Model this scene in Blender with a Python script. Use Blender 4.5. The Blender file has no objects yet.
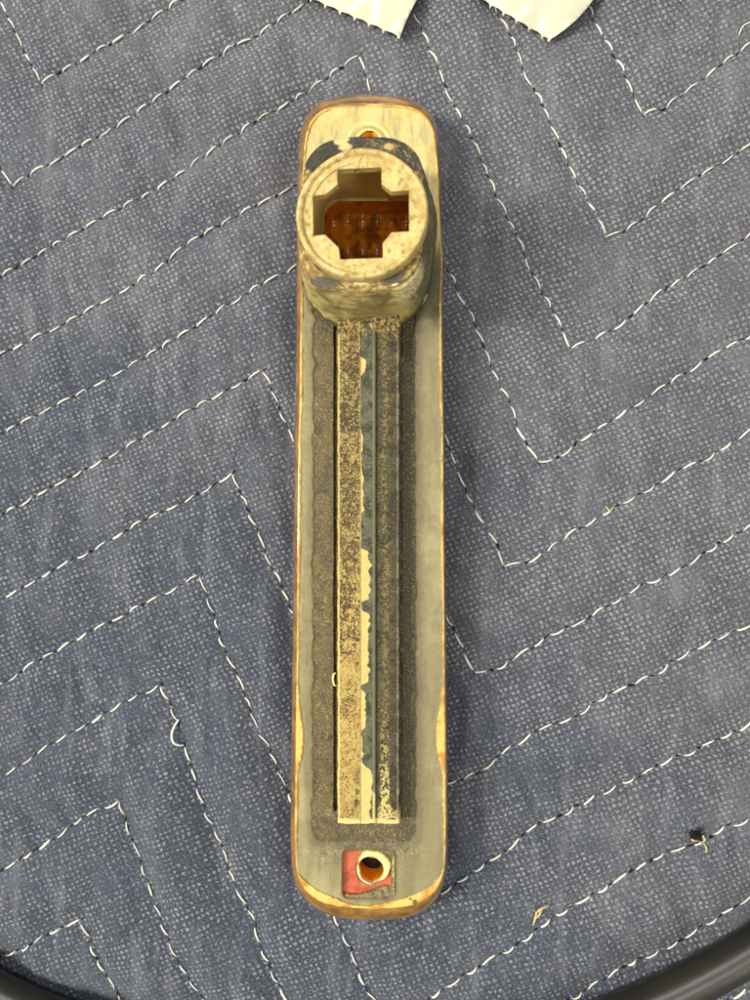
import bpy, bmesh, math, random
import numpy as np
from mathutils import Vector, Matrix, Euler
from mathutils.geometry import tessellate_polygon

random.seed(7)
S = bpy.context.scene
COL = S.collection

# ------------------------------------------------------------------ camera
F = 728.0                       # focal length in photo pixels (phone main camera)
H = 0.184                       # lens height over the blanket, metres
ROT = Euler((math.radians(1.26), math.radians(4.95), 0.0), 'XYZ')
cam = bpy.data.objects.new('camera', bpy.data.cameras.new('camera'))
COL.objects.link(cam)
cam.location = (0, 0, H)
cam.rotation_euler = ROT
cam.data.sensor_fit = 'VERTICAL'
cam.data.sensor_height = 36.0
cam.data.lens = 36.0 * F / 1000.0
cam.data.clip_start = 0.005
cam.data.clip_end = 20.0
cam.data.dof.use_dof = True
cam.data.dof.focus_distance = H - 0.012
cam.data.dof.aperture_fstop = 11.0
S.camera = cam

# ------------------------------------------------------------------ light
w = bpy.data.worlds.new('World'); S.world = w; w.use_nodes = True
w.node_tree.nodes['Background'].inputs[0].default_value = (0.94, 0.97, 1.0, 1)
w.node_tree.nodes['Background'].inputs[1].default_value = 0.21

def area(name, loc, target, size, power, color, sy=None):
    L = bpy.data.lights.new(name, 'AREA')
    L.shape = 'RECTANGLE'; L.size = size; L.size_y = sy or size
    L.energy = power; L.color = color
    o = bpy.data.objects.new(name, L); COL.objects.link(o)
    o.location = loc
    d = Vector(target) - Vector(loc)
    o.rotation_euler = d.to_track_quat('-Z', 'Y').to_euler()
    return o
area('unseen_tube_light', (0.58, -0.50, 0.72), (0, 0, 0), 0.10, 4.0, (1.0, 0.94, 0.83), 0.6)
area('unseen_tube_light', (-0.78, 0.02, 0.92), (0, 0, 0), 0.14, 18.5, (1.0, 0.95, 0.84), 0.6)
area('unseen_tube_light', (-0.15, 0.75, 1.45), (0, 0, 0), 0.8, 8.0, (1.0, 0.98, 0.94), 0.2)
area('unseen_tube_light', (0.02, -0.30, 1.60), (0, 0, 0), 0.06, 4.5, (1.0, 0.98, 0.94), 0.4)  # added overhead light, put in for glints on the optic ribs

S.view_settings.view_transform = 'Standard'
S.view_settings.look = 'None'
S.view_settings.exposure = 0.0
S.view_settings.gamma = 1.0
S.cycles.max_bounces = 8
S.cycles.use_denoising = True

# ------------------------------------------------------------------ helpers
RM = np.array(ROT.to_matrix())
def at(px, py, z):
    """photo pixel -> point on the horizontal plane z (numpy, vectorised)."""
    px = np.asarray(px, float); py = np.asarray(py, float); z = np.asarray(z, float)
    px, py, z = np.broadcast_arrays(px, py, z)
    d = np.stack([(px - 375) / F, -(py - 500) / F, -np.ones_like(px)], -1) @ RM.T
    t = (z - H) / d[..., 2]
    return np.stack([d[..., 0] * t, d[..., 1] * t, z], -1)

def lin(r, g, b):
    return tuple(((c / 255) / 12.92 if c <= 10 else ((c / 255 + .055) / 1.055) ** 2.4) for c in (r, g, b))
def nlin(*c): return np.array(lin(*c))

def _hash(ix, iy, seed):
    n = (ix.astype(np.int64) * 374761393 + iy.astype(np.int64) * 668265263 + seed * 1442695041) & 0xffffffff
    n = ((n ^ (n >> 13)) * 1274126177) & 0xffffffff
    n = (n ^ (n >> 16)) & 0xffffffff
    return n / 4294967295.0
def vnoise(x, y, seed=0):
    ix = np.floor(x); iy = np.floor(y); fx = x - ix; fy = y - iy
    fx = fx * fx * (3 - 2 * fx); fy = fy * fy * (3 - 2 * fy)
    a = _hash(ix, iy, seed); b = _hash(ix + 1, iy, seed); c = _hash(ix, iy + 1, seed); d = _hash(ix + 1, iy + 1, seed)
    return (a * (1 - fx) + b * fx) * (1 - fy) + (c * (1 - fx) + d * fx) * fy
def fbm(x, y, size, octs=4, seed=0):
    """0..1 noise, feature size in px"""
    x = np.asarray(x, float) / size; y = np.asarray(y, float) / size
    s = 0; a = 1; t = 0
    for o in range(octs):
        an_ = .6 + 1.9 * o; ca_, sa_ = math.cos(an_), math.sin(an_)
        s = s + a * vnoise((x * ca_ - y * sa_) * 2 ** o + 17.3 * o, (x * sa_ + y * ca_) * 2 ** o - 9.1 * o, seed + o); t += a; a *= .55
    return s / t
def ss(e0, e1, x):
    t = np.clip((x - e0) / (e1 - e0), 0, 1); return t * t * (3 - 2 * t)
def mix(a, b, t):
    return a * (1 - t[..., None]) + b * t[..., None]

def mesh_obj(name, verts, faces, mat, parent=None, origin=None, smooth=True, col=None, grit=None):
    verts = np.asarray(verts, float).reshape(-1, 3)
    if origin is not None: verts = verts - np.asarray(origin)
    me = bpy.data.meshes.new(name)
    if isinstance(faces, np.ndarray):
        n, k = faces.shape
        me.vertices.add(len(verts)); me.vertices.foreach_set('co', verts.ravel())
        me.loops.add(n * k); me.loops.foreach_set('vertex_index', faces.astype(np.int32).ravel())
        me.polygons.add(n); me.polygons.foreach_set('loop_start', np.arange(0, n * k, k, dtype=np.int32))
        me.update(calc_edges=True)
    else:
        me.from_pydata([tuple(v) for v in verts], [], [tuple(f) for f in faces])
    if smooth: me.polygons.foreach_set('use_smooth', [True] * len(me.polygons))
    me.validate(); me.update()
    if col is not None:
        a = me.color_attributes.new('Col', 'FLOAT_COLOR', 'POINT')
        c = np.ones((len(verts), 4)); c[:, :3] = np.clip(np.asarray(col).reshape(-1, 3), 0, 1)
        c[:, 3] = 0 if grit is None else np.clip(np.asarray(grit).ravel(), 0, 1)
        a.data.foreach_set('color', c.ravel().astype(np.float32))
    me.materials.append(mat)
    o = bpy.data.objects.new(name, me); COL.objects.link(o)
    if parent: o.parent = parent
    return o

def grid_faces(nr, nc, wrap=False):
    r = np.arange(nr - 1)[:, None]; c = np.arange(nc if wrap else nc - 1)[None, :]
    a = r * nc + c; b = r * nc + (c + 1) % nc
    return np.stack([a, b, b + nc, a + nc], -1).reshape(-1, 4)

def empty(name, loc, label, cat, group=None):
    o = bpy.data.objects.new(name, None); COL.objects.link(o)
    o.location = loc; o.empty_display_size = .01
    o['label'] = label; o['category'] = cat
    if group: o['group'] = group
    return o
def tag(o, label, cat, group=None):
    o['label'] = label; o['category'] = cat
    if group: o['group'] = group

def chaikin(pts, n=3, closed=True):
    p = np.array(pts, float)
    for _ in range(n):
        if closed:
            q = np.roll(p, -1, 0)
            p = np.stack([p * .75 + q * .25, p * .25 + q * .75], 1).reshape(-1, p.shape[1])
        else:
            a, b = p[:-1], p[1:]
            m = np.stack([a * .75 + b * .25, a * .25 + b * .75], 1).reshape(-1, p.shape[1])
            p = np.vstack([p[:1], m, p[-1:]])
    return p
def resample(p, n, closed=True):
    p = np.array(p, float)
    if closed: p = np.vstack([p, p[:1]])
    d = np.r_[0, np.cumsum(np.linalg.norm(np.diff(p, axis=0), axis=1))]
    t = np.linspace(0, d[-1], n, endpoint=not closed)
    return np.stack([np.interp(t, d, p[:, k]) for k in range(p.shape[1])], -1)
def inset(p, d):
    """move a closed outline inwards by d px (clockwise or not)"""
    t = np.roll(p, -1, 0) - np.roll(p, 1, 0)
    n = np.stack([-t[:, 1], t[:, 0]], -1); n /= np.linalg.norm(n, axis=1)[:, None] + 1e-9
    c = p.mean(0)
    area2 = np.sum(p[:, 0] * np.roll(p[:, 1], -1) - np.roll(p[:, 0], -1) * p[:, 1])
    return p + n * (d if area2 > 0 else -d)

# ------------------------------------------------------------------ node helpers
class NT:
    def __init__(s, name):
        s.m = bpy.data.materials.new(name); s.m.use_nodes = True
        s.t = s.m.node_tree; s.b = s.t.nodes['Principled BSDF']
    def n(s, typ, **kw):
        o = s.t.nodes.new(typ)
        for k, v in kw.items(): setattr(o, k, v)
        return o
    def put(s, sock, v):
        if isinstance(v, bpy.types.NodeSocket): s.t.links.new(v, sock)
        elif isinstance(v, bpy.types.Node): s.t.links.new(v.outputs[0], sock)
        else: sock.default_value = v
    def math(s, op, a, b=0.0, c=None, clamp=False):
        o = s.n('ShaderNodeMath', operation=op, use_clamp=clamp)
        s.put(o.inputs[0], a); s.put(o.inputs[1], b)
        if c is not None: s.put(o.inputs[2], c)
        return o.outputs[0]
    def ramp(s, v, a, b, lo=0.0, hi=1.0):
        o = s.n('ShaderNodeMapRange', interpolation_type='SMOOTHSTEP')
        s.put(o.inputs[0], v); o.inputs[1].default_value = a; o.inputs[2].default_value = b
        o.inputs[3].default_value = lo; o.inputs[4].default_value = hi
        return o.outputs[0]
    def noise(s, scale, detail=3, rough=.55, vec=None, dist=0.0):
        o = s.n('ShaderNodeTexNoise'); o.inputs['Scale'].default_value = scale
        o.inputs['Detail'].default_value = detail; o.inputs['Roughness'].default_value = rough
        o.inputs['Distortion'].default_value = dist
        s.put(o.inputs['Vector'], vec if vec is not None else s.obj())
        return o.outputs['Fac']
    def obj(s):
        if not hasattr(s, '_o'): s._o = s.n('ShaderNodeTexCoord').outputs['Object']
        return s._o
    def mix(s, f, a, b, mode='MIX'):
        o = s.n('ShaderNodeMix', data_type='RGBA', blend_type=mode)
        s.put(o.inputs[0], f)
        s.put(o.inputs[6], a if not isinstance(a, tuple) else (*a, 1) if len(a) == 3 else a)
        s.put(o.inputs[7], b if not isinstance(b, tuple) else (*b, 1) if len(b) == 3 else b)
        return o.outputs[2]
    def bump(s, h, strength, dist, normal=None):
        o = s.n('ShaderNodeBump'); o.inputs['Strength'].default_value = strength
        o.inputs['Distance'].default_value = dist; s.put(o.inputs['Height'], h)
        if normal is not None: s.put(o.inputs['Normal'], normal)
        return o.outputs[0]

def painted(name, rough=.5, speck=.35, scale=2500, bump=.35, spec=.4, tint=(0.10, .085, .05)):
    m = NT(name)
    vc = m.n('ShaderNodeVertexColor', layer_name='Col'); a = vc.outputs[0]; al = vc.outputs[1]
    n1 = m.noise(scale, 4, .7); n2 = m.noise(scale * .22, 4, .6); n3 = m.noise(scale * 3, 2, .6)
    f = m.math('MULTIPLY', m.math('ADD', m.ramp(n1, .56, .66), m.math('MULTIPLY', al, m.ramp(n1, .46, .58))), m.math('MULTIPLY_ADD', al, .45, speck), clamp=True)
    c = m.mix(f, a, tint)
    n4 = m.noise(scale * .8, 3, .7, dist=.5)
    c = m.mix(m.math('MULTIPLY', m.ramp(n4, .57, .66), m.math('MULTIPLY_ADD', al, .5, .10)), c, lin(190, 170, 108))
    c = m.mix(m.ramp(n2, .3, .7, 0, .28), c, m.mix(.75, c, m.mix(.5, c, tint)))
    m.put(m.b.inputs['Base Color'], c)
    m.put(m.b.inputs['Roughness'], m.ramp(n2, .3, .7, rough - .1, rough + .15))
    m.b.inputs['Specular IOR Level'].default_value = spec
    h = m.math('ADD', m.math('MULTIPLY', n1, .6), m.math('MULTIPLY', n3, .3))
    h = m.math('MULTIPLY', m.math('ADD', h, n2), m.math('MULTIPLY_ADD', al, .9, .75))
    m.put(m.b.inputs['Normal'], m.bump(h, bump, .0003))
    return m.m

# ------------------------------------------------------------------ blanket materials
def blanket_material():
    m = NT('quilted_cotton_weave')
    o = m.obj()
    # thread coordinates: cloth grain turned 27 degrees, gently warped
    warp = m.n('ShaderNodeTexNoise'); warp.inputs['Scale'].default_value = 70; warp.inputs['Detail'].default_value = 2
    m.put(warp.inputs['Vector'], o)
    wv = m.n('ShaderNodeVectorMath', operation='SCALE'); m.put(wv.inputs[0], warp.outputs['Color']); wv.inputs['Scale'].default_value = .0028
    warp2 = m.n('ShaderNodeTexNoise'); warp2.inputs['Scale'].default_value = 900; warp2.inputs['Detail'].default_value = 1
    m.put(warp2.inputs['Vector'], o)
    wv2 = m.n('ShaderNodeVectorMath', operation='SCALE'); m.put(wv2.inputs[0], warp2.outputs['Color']); wv2.inputs['Scale'].default_value = .0007
    ad = m.n('ShaderNodeVectorMath', operation='ADD'); m.put(ad.inputs[0], o); m.put(ad.inputs[1], wv.outputs[0])
    ad2 = m.n('ShaderNodeVectorMath', operation='ADD'); m.put(ad2.inputs[0], ad.outputs[0]); m.put(ad2.inputs[1], wv2.outputs[0])
    mp = m.n('ShaderNodeMapping'); m.put(mp.inputs['Vector'], ad2.outputs[0])
    mp.inputs['Rotation'].default_value = (0, 0, math.radians(-24))
    mp.inputs['Scale'].default_value = (1 / .00142, 1 / .00125, 1)
    sp = m.n('ShaderNodeSeparateXYZ'); m.put(sp.inputs[0], mp.outputs[0])
    u, v = sp.outputs[0], sp.outputs[1]
    # stagger every second row a little, like a plain weave
    row = m.math('FLOOR', v)
    odd = m.math('MULTIPLY', m.math('MODULO', m.math('ABSOLUTE', row), 2.0), .12)
    us = m.math('ADD', u, odd)
    cu = m.math('COSINE', m.math('MULTIPLY', us, 2 * math.pi)); cv = m.math('COSINE', m.math('MULTIPLY', v, 2 * math.pi))
    # bumps sit in the middle of a cell
    bu = m.math('MULTIPLY_ADD', cu, -.5, .5); bv = m.math('MULTIPLY_ADD', cv, -.5, .5)
    wv_ = m.math('MULTIPLY', m.math('POWER', bu, 1.1), m.math('POWER', bv, 1.1))
    cell = m.n('ShaderNodeTexWhiteNoise', noise_dimensions='2D')
    cb = m.n('ShaderNodeCombineXYZ'); m.put(cb.inputs[0], m.math('FLOOR', us)); m.put(cb.inputs[1], row); m.put(cell.inputs['Vector'], cb.outputs[0])
    amp = m.math('MULTIPLY_ADD', cell.outputs[0], 1.0, .25)
    weave = m.math('MULTIPLY', wv_, amp)
    fuzz = m.noise(2600, 4, .75)
    fuzz2 = m.noise(5200, 2, .6)
    big = m.noise(28, 4, .6); mid = m.noise(120, 4, .65)
    # where the nap is worn the weave stands out
    worn = m.ramp(m.noise(60, 4, .7), .32, .56, .38, 1.0)
    # long faint rub marks crossing the cloth
    mp2 = m.n('ShaderNodeMapping'); m.put(mp2.inputs['Vector'], o); mp2.inputs['Rotation'].default_value = (0, 0, math.radians(20)); mp2.inputs['Scale'].default_value = (1, .16, 1)
    rub = m.noise(260, 3, .6, vec=mp2.outputs[0])
    blue = lin(80, 89, 101); grey = lin(121, 122, 127); hi = lin(182, 182, 188); dk = lin(38, 41, 50)
    zone = m.n('ShaderNodeSeparateXYZ'); m.put(zone.inputs[0], o)
    c = m.mix(m.ramp(m.math('ADD', big, m.math('MULTIPLY', m.math('ADD', zone.outputs[0], zone.outputs[1]), 2.1)), .2, .72), blue, grey)  # lower left bluer, and darker with shade painted into the cloth colour
    c = m.mix(m.math('MULTIPLY', m.ramp(weave, .28, .85), m.math('MULTIPLY', worn, .52)), c, hi)
    c = m.mix(m.math('MULTIPLY', m.ramp(weave, .0, .32, .56, .0), worn), c, dk)
    c = m.mix(m.ramp(fuzz, .53, .68, 0, .45), c, hi)
    c = m.mix(m.ramp(fuzz, .36, .49, .72, 0), c, dk)
    c = m.mix(m.ramp(rub, .50, .72, 0, .12), c, hi)
    c = m.mix(m.ramp(mid, .34, .52, .24, 0), c, dk)
    c = m.mix(m.ramp(m.noise(310, 3, .7), .66, .74, 0, .28), c, lin(175, 175, 180))     # dusty smudges
    c = m.mix(m.ramp(m.noise(95, 2, .5), .62, .76, 0, .16), c, lin(120, 95, 110))       # faint rusty tint
    m.put(m.b.inputs['Base Color'], c)
    m.b.inputs['Roughness'].default_value = .92
    m.b.inputs['Specular IOR Level'].default_value = .15
    m.b.inputs['Sheen Weight'].default_value = .15
    h = m.math('ADD', m.math('MULTIPLY', weave, worn), m.math('MULTIPLY', fuzz, .55))
    h = m.math('ADD', h, m.math('MULTIPLY', fuzz2, .25))
    m.put(m.b.inputs['Normal'], m.bump(h, .75, .00042))
    return m.m

def simple(name, color, rough=.5, spec=.5, metal=0.0, bumpscale=None, bumpd=.0002, bs=.4, vary=.0, trans=0.0, coat=0.0, sss=0.0):
    m = NT(name)
    if vary:
        n = m.noise(bumpscale or 800, 4, .6)
        m.put(m.b.inputs['Base Color'], m.mix(m.ramp(n, .3, .7), tuple(x * (1 - vary) for x in color), tuple(min(1, x * (1 + vary)) for x in color)))
    else: m.b.inputs['Base Color'].default_value = (*color, 1)
    m.b.inputs['Roughness'].default_value = rough
    m.b.inputs['Specular IOR Level'].default_value = spec
    m.b.inputs['Metallic'].default_value = metal
    m.b.inputs['Transmission Weight'].default_value = trans
    m.b.inputs['Coat Weight'].default_value = coat
    if bumpscale: m.put(m.b.inputs['Normal'], m.bump(m.noise(bumpscale, 4, .6), bs, bumpd))
    return m.m

# ------------------------------------------------------------------ blanket seams (traced)
SEAMS = [
 [(-60,-190),(2,3),(22,45),(42,85),(95,55),(153,20),(186,0),(420,-145)],
 [(-70,-10),(0,165),(12,187),(43,169),(85,146),(124,124),(180,83),(235,46),(255,38),(310,2),(325,-12),(405,-8),(414,11),(432,57),(451,98),(473,141),(494,194),(517,237),(535,282),(560,326),(570,349),(588,342),(616,328),(658,294),(703,267),(735,245),(750,236),(960,110)],
 [(440,-110),(485,-8),(494,11),(511,38),(520,64),(541,105),(560,149),(579,188),(596,213),(604,237),(624,232),(648,215),(669,196),(697,177),(722,163),(750,145),(960,20)],
 [(530,-125),(590,15),(599,34),(620,70),(630,92),(642,115),(662,111),(688,92),(712,73),(750,45),(960,-85)],
 [(620,-130),(676,-2),(679,3),(684,0),(930,-150)],
 [(-180,385),(-60,315),(0,279),(53,247),(92,225),(130,205),(145,197),(171,181),(209,154),(237,136),(264,117),(299,96),(318,84),(360,57),(365,75),(372,93),(448,269),(462,299),(475,324),(485,352),(494,375),(508,400),(517,426),(528,447),(537,461),(556,458),(579,441),(607,423),(643,400),(690,370),(714,354),(739,341),(750,336),(960,215)],
 [(-180,450),(0,356),(43,335),(83,314),(122,292),(158,270),(188,245),(218,228),(252,209),(273,198),(294,183),(328,162),(446,439),(470,498),(485,526),(498,547),(503,566),(530,562),(545,551),(588,523),(611,509),(652,487),(680,469),(703,460),(748,432),(960,310)],
 [(-180,540),(0,436),(21,423),(64,402),(115,375),(139,362),(186,334),(222,309),(260,287),(292,267),(299,263),(446,613),(458,637),(473,671),(492,670),(532,647),(554,630),(577,624),(601,609),(622,596),(643,583),(669,574),(688,564),(712,547),(750,526),(960,410)],
 [(-180,615),(0,515),(26,502),(62,481),(90,467),(124,449),(147,436),(171,422),(209,400),(235,386),(263,371),(276,400),(292,440),(440,785),(449,784),(470,778),(500,754),(543,726),(569,719),(603,695),(628,685),(652,675),(675,658),(703,645),(724,635),(748,626),(960,510)],
 [(-180,700),(0,600),(32,583),(62,565),(94,550),(124,532),(145,520),(188,500),(213,485),(234,472),(241,494),(256,526),(269,562),(282,588),(291,613),(418,905),(445,894),(473,871),(507,848),(532,826),(558,815),(592,796),(618,782),(639,776),(662,761),(686,753),(735,731),(750,723),(960,615)],
 [(-180,785),(0,685),(34,664),(72,642),(92,630),(119,618),(141,606),(171,590),(200,575),(209,596),(226,650),(235,667),(245,694),(256,726),(269,748),(279,775),(287,792),(337,924),(350,945),(358,969),(370,997),(392,1025),(432,998),(462,975),(488,960),(511,947),(537,928),(558,913),(592,894),(630,871),(673,849),(699,843),(720,828),(746,821),(960,710)],
 [(-180,885),(0,778),(45,748),(62,737),(92,722),(113,707),(141,694),(161,684),(171,703),(177,720),(188,754),(200,796),(213,824),(222,845),(230,873),(241,894),(254,920),(260,945),(273,973),(287,1000),(350,1130),(586,994),(613,977),(631,967),(660,955),(686,941),(712,924),(750,900),(960,790)],
 [(-180,970),(0,871),(21,858),(53,839),(85,815),(122,798),(132,832),(141,858),(149,883),(158,909),(166,930),(183,969),(203,1000),(290,1200),(960,890)],
 [(-180,1060),(0,958),(21,950),(55,930),(83,918),(92,945),(102,967),(117,999),(200,1200)],
 [(-180,1150),(45,1032),(90,1200)],
]
# straight runs of the quilting beyond the frame
SEGS = []
for s in SEAMS:
    for a, b in zip(s[:-1], s[1:]):
        SEGS.append((*at(*a, 0)[:2], *at(*b, 0)[:2]))
SEGS = np.array(SEGS)

# lamp outline in photo px (outer edge of the amber lens)
LENS_OUT = [(318,101),(345,95),(372,94),(400,96),(420,102),(434,116),(440,140),(442,235),(444,264),(442.5,295),(444,400),(446,600),(448,760),(448,860),(444,888),(432,906),(410,918),(372,921),(334,918),(310,906),(295,888),(290,862),(291,760),(293,600),(295,400),(297,250),(298,150),(302,122)]
lens_out = resample(chaikin(LENS_OUT, 3), 260)

def seg_dist(P):
    best = np.full(len(P), 1e9)
    for x0, y0, x1, y1 in SEGS:
        dx, dy = x1 - x0, y1 - y0
        L2 = dx * dx + dy * dy
        t = np.clip(((P[:, 0] - x0) * dx + (P[:, 1] - y0) * dy) / L2, 0, 1)
        d = np.hypot(P[:, 0] - x0 - t * dx, P[:, 1] - y0 - t * dy)
        best = np.minimum(best, d)
    return best

X0, X1, Y0, Y1, ST = -.225, .195, -.215, .265, .00092
gx = np.arange(X0, X1, ST); gy = np.arange(Y0, Y1, ST)
GX, GY = np.meshgrid(gx, gy)
P = np.stack([GX.ravel(), GY.ravel()], -1)
D = seg_dist(P) * 1000                                   # mm
x_mm, y_mm = P[:, 0] * 1000, P[:, 1] * 1000
puff = 1 - np.exp(-(D / 4.2) ** 1.1)
Z = -2.2 + 2.2 * puff + (fbm(x_mm, y_mm, 26, 3, 3) - .5) * 1.8
# wrinkles pulled across the channels by the stitching
ca, sa = math.cos(math.radians(20)), math.sin(math.radians(20))
ru = x_mm * ca + y_mm * sa; rv = (-x_mm * sa + y_mm * ca) * .22
rip = fbm(ru, rv, 5.5, 2, 11) - .5
zone = np.clip(.45 + .8 * ss(-10, 60, x_mm) * ss(0, -60, y_mm) + .4 * ss(-20, -60, x_mm), 0, 1.2)
Z += rip * 3.0 * zone * (.35 + .65 * puff)
Z += (fbm(x_mm, y_mm, 8, 2, 21) - .5) * .9 * puff
# small puckers where the thread gathers the cloth
Z += (fbm(ru, rv * 1.6, 2.6, 2, 23) - .5) * .8 * np.exp(-(D / 3.0) ** 2) * (D > 0)
# two deep creases beside the lamp's lower right edge and one near its middle
def crease(px0, py0, px1, py1, depth, wd):
    a = at(px0, py0, 0) * 1000; b = at(px1, py1, 0) * 1000
    dx, dy = b[0] - a[0], b[1] - a[1]
    t = np.clip(((x_mm - a[0]) * dx + (y_mm - a[1]) * dy) / (dx * dx + dy * dy), 0, 1)
    d = np.hypot(x_mm - a[0] - t * dx, y_mm - a[1] - t * dy)
    return -depth * np.exp(-(d / wd) ** 2) * (np.sin(t * math.pi) * .6 + .4)
Z += 1.8 * (crease(488, 678, 500, 752, 1.1, 1.6) + crease(462, 690, 452, 760, .9, 1.6) + crease(470, 410, 452, 520, .9, 2.5))
Z += 1.7 * (crease(520, 765, 545, 830, .8, 1.8) + crease(470, 800, 480, 860, .7, 1.8) + crease(600, 925, 640, 960, .7, 2) + crease(460, 330, 500, 470, .8, 3))
Z += crease(140, 790, 120, 740, .4, 2.2) + crease(90, 905, 98, 860, .5, 1.6)
ax_, ay_, r3 = *np.linalg.solve(2 * np.array([at(600, 998, .0047)[:2] - at(30, 985, .0047)[:2], at(750, 922, .0047)[:2] - at(30, 985, .0047)[:2]]),
    [at(600, 998, .0047)[:2] @ at(600, 998, .0047)[:2] - at(30, 985, .0047)[:2] @ at(30, 985, .0047)[:2], at(750, 922, .0047)[:2] @ at(750, 922, .0047)[:2] - at(30, 985, .0047)[:2] @ at(30, 985, .0047)[:2]]), 0
r3 = math.hypot(*(at(30, 985, .0047)[:2] - np.array([ax_, ay_])))
rd = (np.hypot(P[:, 0] - ax_, P[:, 1] - ay_) - r3) * 1000
Z += -2.2 * np.exp(-((rd - 3) / 9.0) ** 2)                       # the ring's weight sinks into the padding
# the padding swells round the lamp
cx, cy = at(370, 508, .004)[:2] * 1000
lp = np.hypot(np.maximum(np.abs(x_mm - cx) - 14, 0), np.maximum(np.abs(y_mm - cy) - 96, 0))
Z += 1.7 * ss(1, 17, lp + (fbm(x_mm, y_mm, 14, 2, 29) - .5) * 7)
press = ss(10.5, 2.5, lp)
Z = Z * (1 - press) + (np.minimum(Z, -2.4) - .15 * (fbm(x_mm, y_mm, 6, 2, 41))) * press
Z = np.minimum(Z, 3.2) / 1000
ZG = Z.reshape(GX.shape)
def bz(x, y):
    fx = np.clip((x - X0) / ST, 0, len(gx) - 1.001); fy = np.clip((y - Y0) / ST, 0, len(gy) - 1.001)
    ix, iy = int(fx), int(fy); fx -= ix; fy -= iy
    return (ZG[iy, ix] * (1 - fx) + ZG[iy, ix + 1] * fx) * (1 - fy) + (ZG[iy + 1, ix] * (1 - fx) + ZG[iy + 1, ix + 1] * fx) * fy

blanket = empty('moving_blanket', (0, 0, 0), 'blue grey quilted moving blanket with white zigzag stitching under the lamp', 'blanket')
M_blanket = blanket_material()
mesh_obj('quilted_fabric', np.stack([GX, GY, ZG], -1), grid_faces(len(gy), len(gx)), M_blanket, blanket)

# ------------------------------------------------------------------ stitches
m = NT('white_cotton_thread')
wvt = m.n('ShaderNodeTexWave', wave_type='BANDS', bands_direction='DIAGONAL'); wvt.inputs['Scale'].default_value = 1500; wvt.inputs['Distortion'].default_value = 1
m.put(wvt.inputs['Vector'], m.obj())
m.put(m.b.inputs['Base Color'], m.mix(m.ramp(wvt.outputs['Fac'], 0, 1), lin(205, 200, 180), lin(250, 246, 230)))
m.b.inputs['Roughness'].default_value = .6
m.put(m.b.inputs['Normal'], m.bump(wvt.outputs['Fac'], .3, .0001))
M_thread = m.m
M_dark = simple('navy_bobbin_thread', lin(30, 31, 38), .9, .1, bumpscale=3000)

def stitch_geo(rr, bow, droop):
    n, k = 9, 6
    vs = []
    for i in range(n):
        t = i / (n - 1); x = t - .5
        r = rr * (.35 + .65 * math.sin(math.pi * min(max(t, .02), .98)) ** .45)
        cy_ = bow * (1 - (2 * x) ** 2); cz = .00032 + droop * (1 - (2 * x) ** 4) - droop
        for j in range(k):
            a = 2 * math.pi * j / k
            vs.append((x, cy_ + r * math.cos(a), cz + r * math.sin(a)))
    f = [tuple(q) for q in grid_faces(n, k, True)]
    f.append(tuple(range(k))[::-1]); f.append(tuple(range((n - 1) * k, n * k)))
    return vs, f
VARS = []
for q in range(10):
    vs, f = stitch_geo(random.uniform(.00022, .00032), random.uniform(.00010, .00060) * (1 if q < 5 else -1), random.uniform(.0004, .0008))
    me = bpy.data.meshes.new('stitch'); me.from_pydata(vs, [], f); me.materials.append(M_thread)
    me.polygons.foreach_set('use_smooth', [True] * len(me.polygons))
    VARS.append((me, vs, f))

cands, gaps = [], []
for si, s in enumerate(SEAMS):
    pw = at([p[0] for p in s], [p[1] for p in s], -.0008)[:, :2]
    # walk each leg between corners so that a stitch ends on the corner
    legs = [[0]]
    for i in range(1, len(s)):
        legs[-1].append(i)
        if i < len(s) - 1:
            a = pw[i] - pw[i - 1]; b = pw[i + 1] - pw[i]
            if abs(math.atan2(a[0] * b[1] - a[1] * b[0], a @ b)) > math.radians(38): legs.append([i])
    for leg in legs:
        q = pw[leg]; d = np.r_[0, np.cumsum(np.linalg.norm(np.diff(q, axis=0), axis=1))]
        n = max(1, round(d[-1] / .0054)); e = np.linspace(0, d[-1], n + 1)
        e[1:-1] += np.random.uniform(-.0006, .0006, max(n - 1, 0))
        for j in range(n):
            g0 = .0007 * random.uniform(.6, 1.7); g1 = .0007 * random.uniform(.6, 1.7)
            t0, t1 = e[j] + (g0 if j else .0002), e[j + 1] - (g1 if j < n - 1 else .0002)
            A = np.array([np.interp(t0, d, q[:, 0]), np.interp(t0, d, q[:, 1])]); B = np.array([np.interp(t1, d, q[:, 0]), np.interp(t1, d, q[:, 1])])
            cands.append((A, B)); gaps.append((B + (B - A) / (np.linalg.norm(B - A) + 1e-9) * g1, math.atan2(B[1] - A[1], B[0] - A[0])))
def to_px(x, y, z):
    v = RM.T @ (np.array([x, y, z]) - np.array([0, 0, H])); return 375 + F * v[0] / -v[2], 500 - F * v[1] / -v[2]
from mathutils import Vector as V
def inside(poly, p):
    x, y = p; c = False; n = len(poly)
    for i in range(n):
        x0, y0 = poly[i]; x1, y1 = poly[i - 1]
        if (y0 > y) != (y1 > y) and x < (x1 - x0) * (y - y0) / (y1 - y0) + x0: c = not c
    return c
lo = [tuple(p) for p in lens_out]
ranked = []
for A, B in cands:
    mx, my = (A + B) / 2; px, py = to_px(mx, my, 0)
    if inside(lo, (px, py)): 
        vis = -2
    else: vis = 1 if (-5 < px < 755 and -5 < py < 1005) else -1
    L = np.linalg.norm(B - A)
    ranked.append((vis * 10 + L * 1000 - (0.0 if vis < 0 else 0), A, B, vis))
ranked.sort(key=lambda r: -r[0])
stuff_v, stuff_f = [], []
cnt = 0
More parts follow.
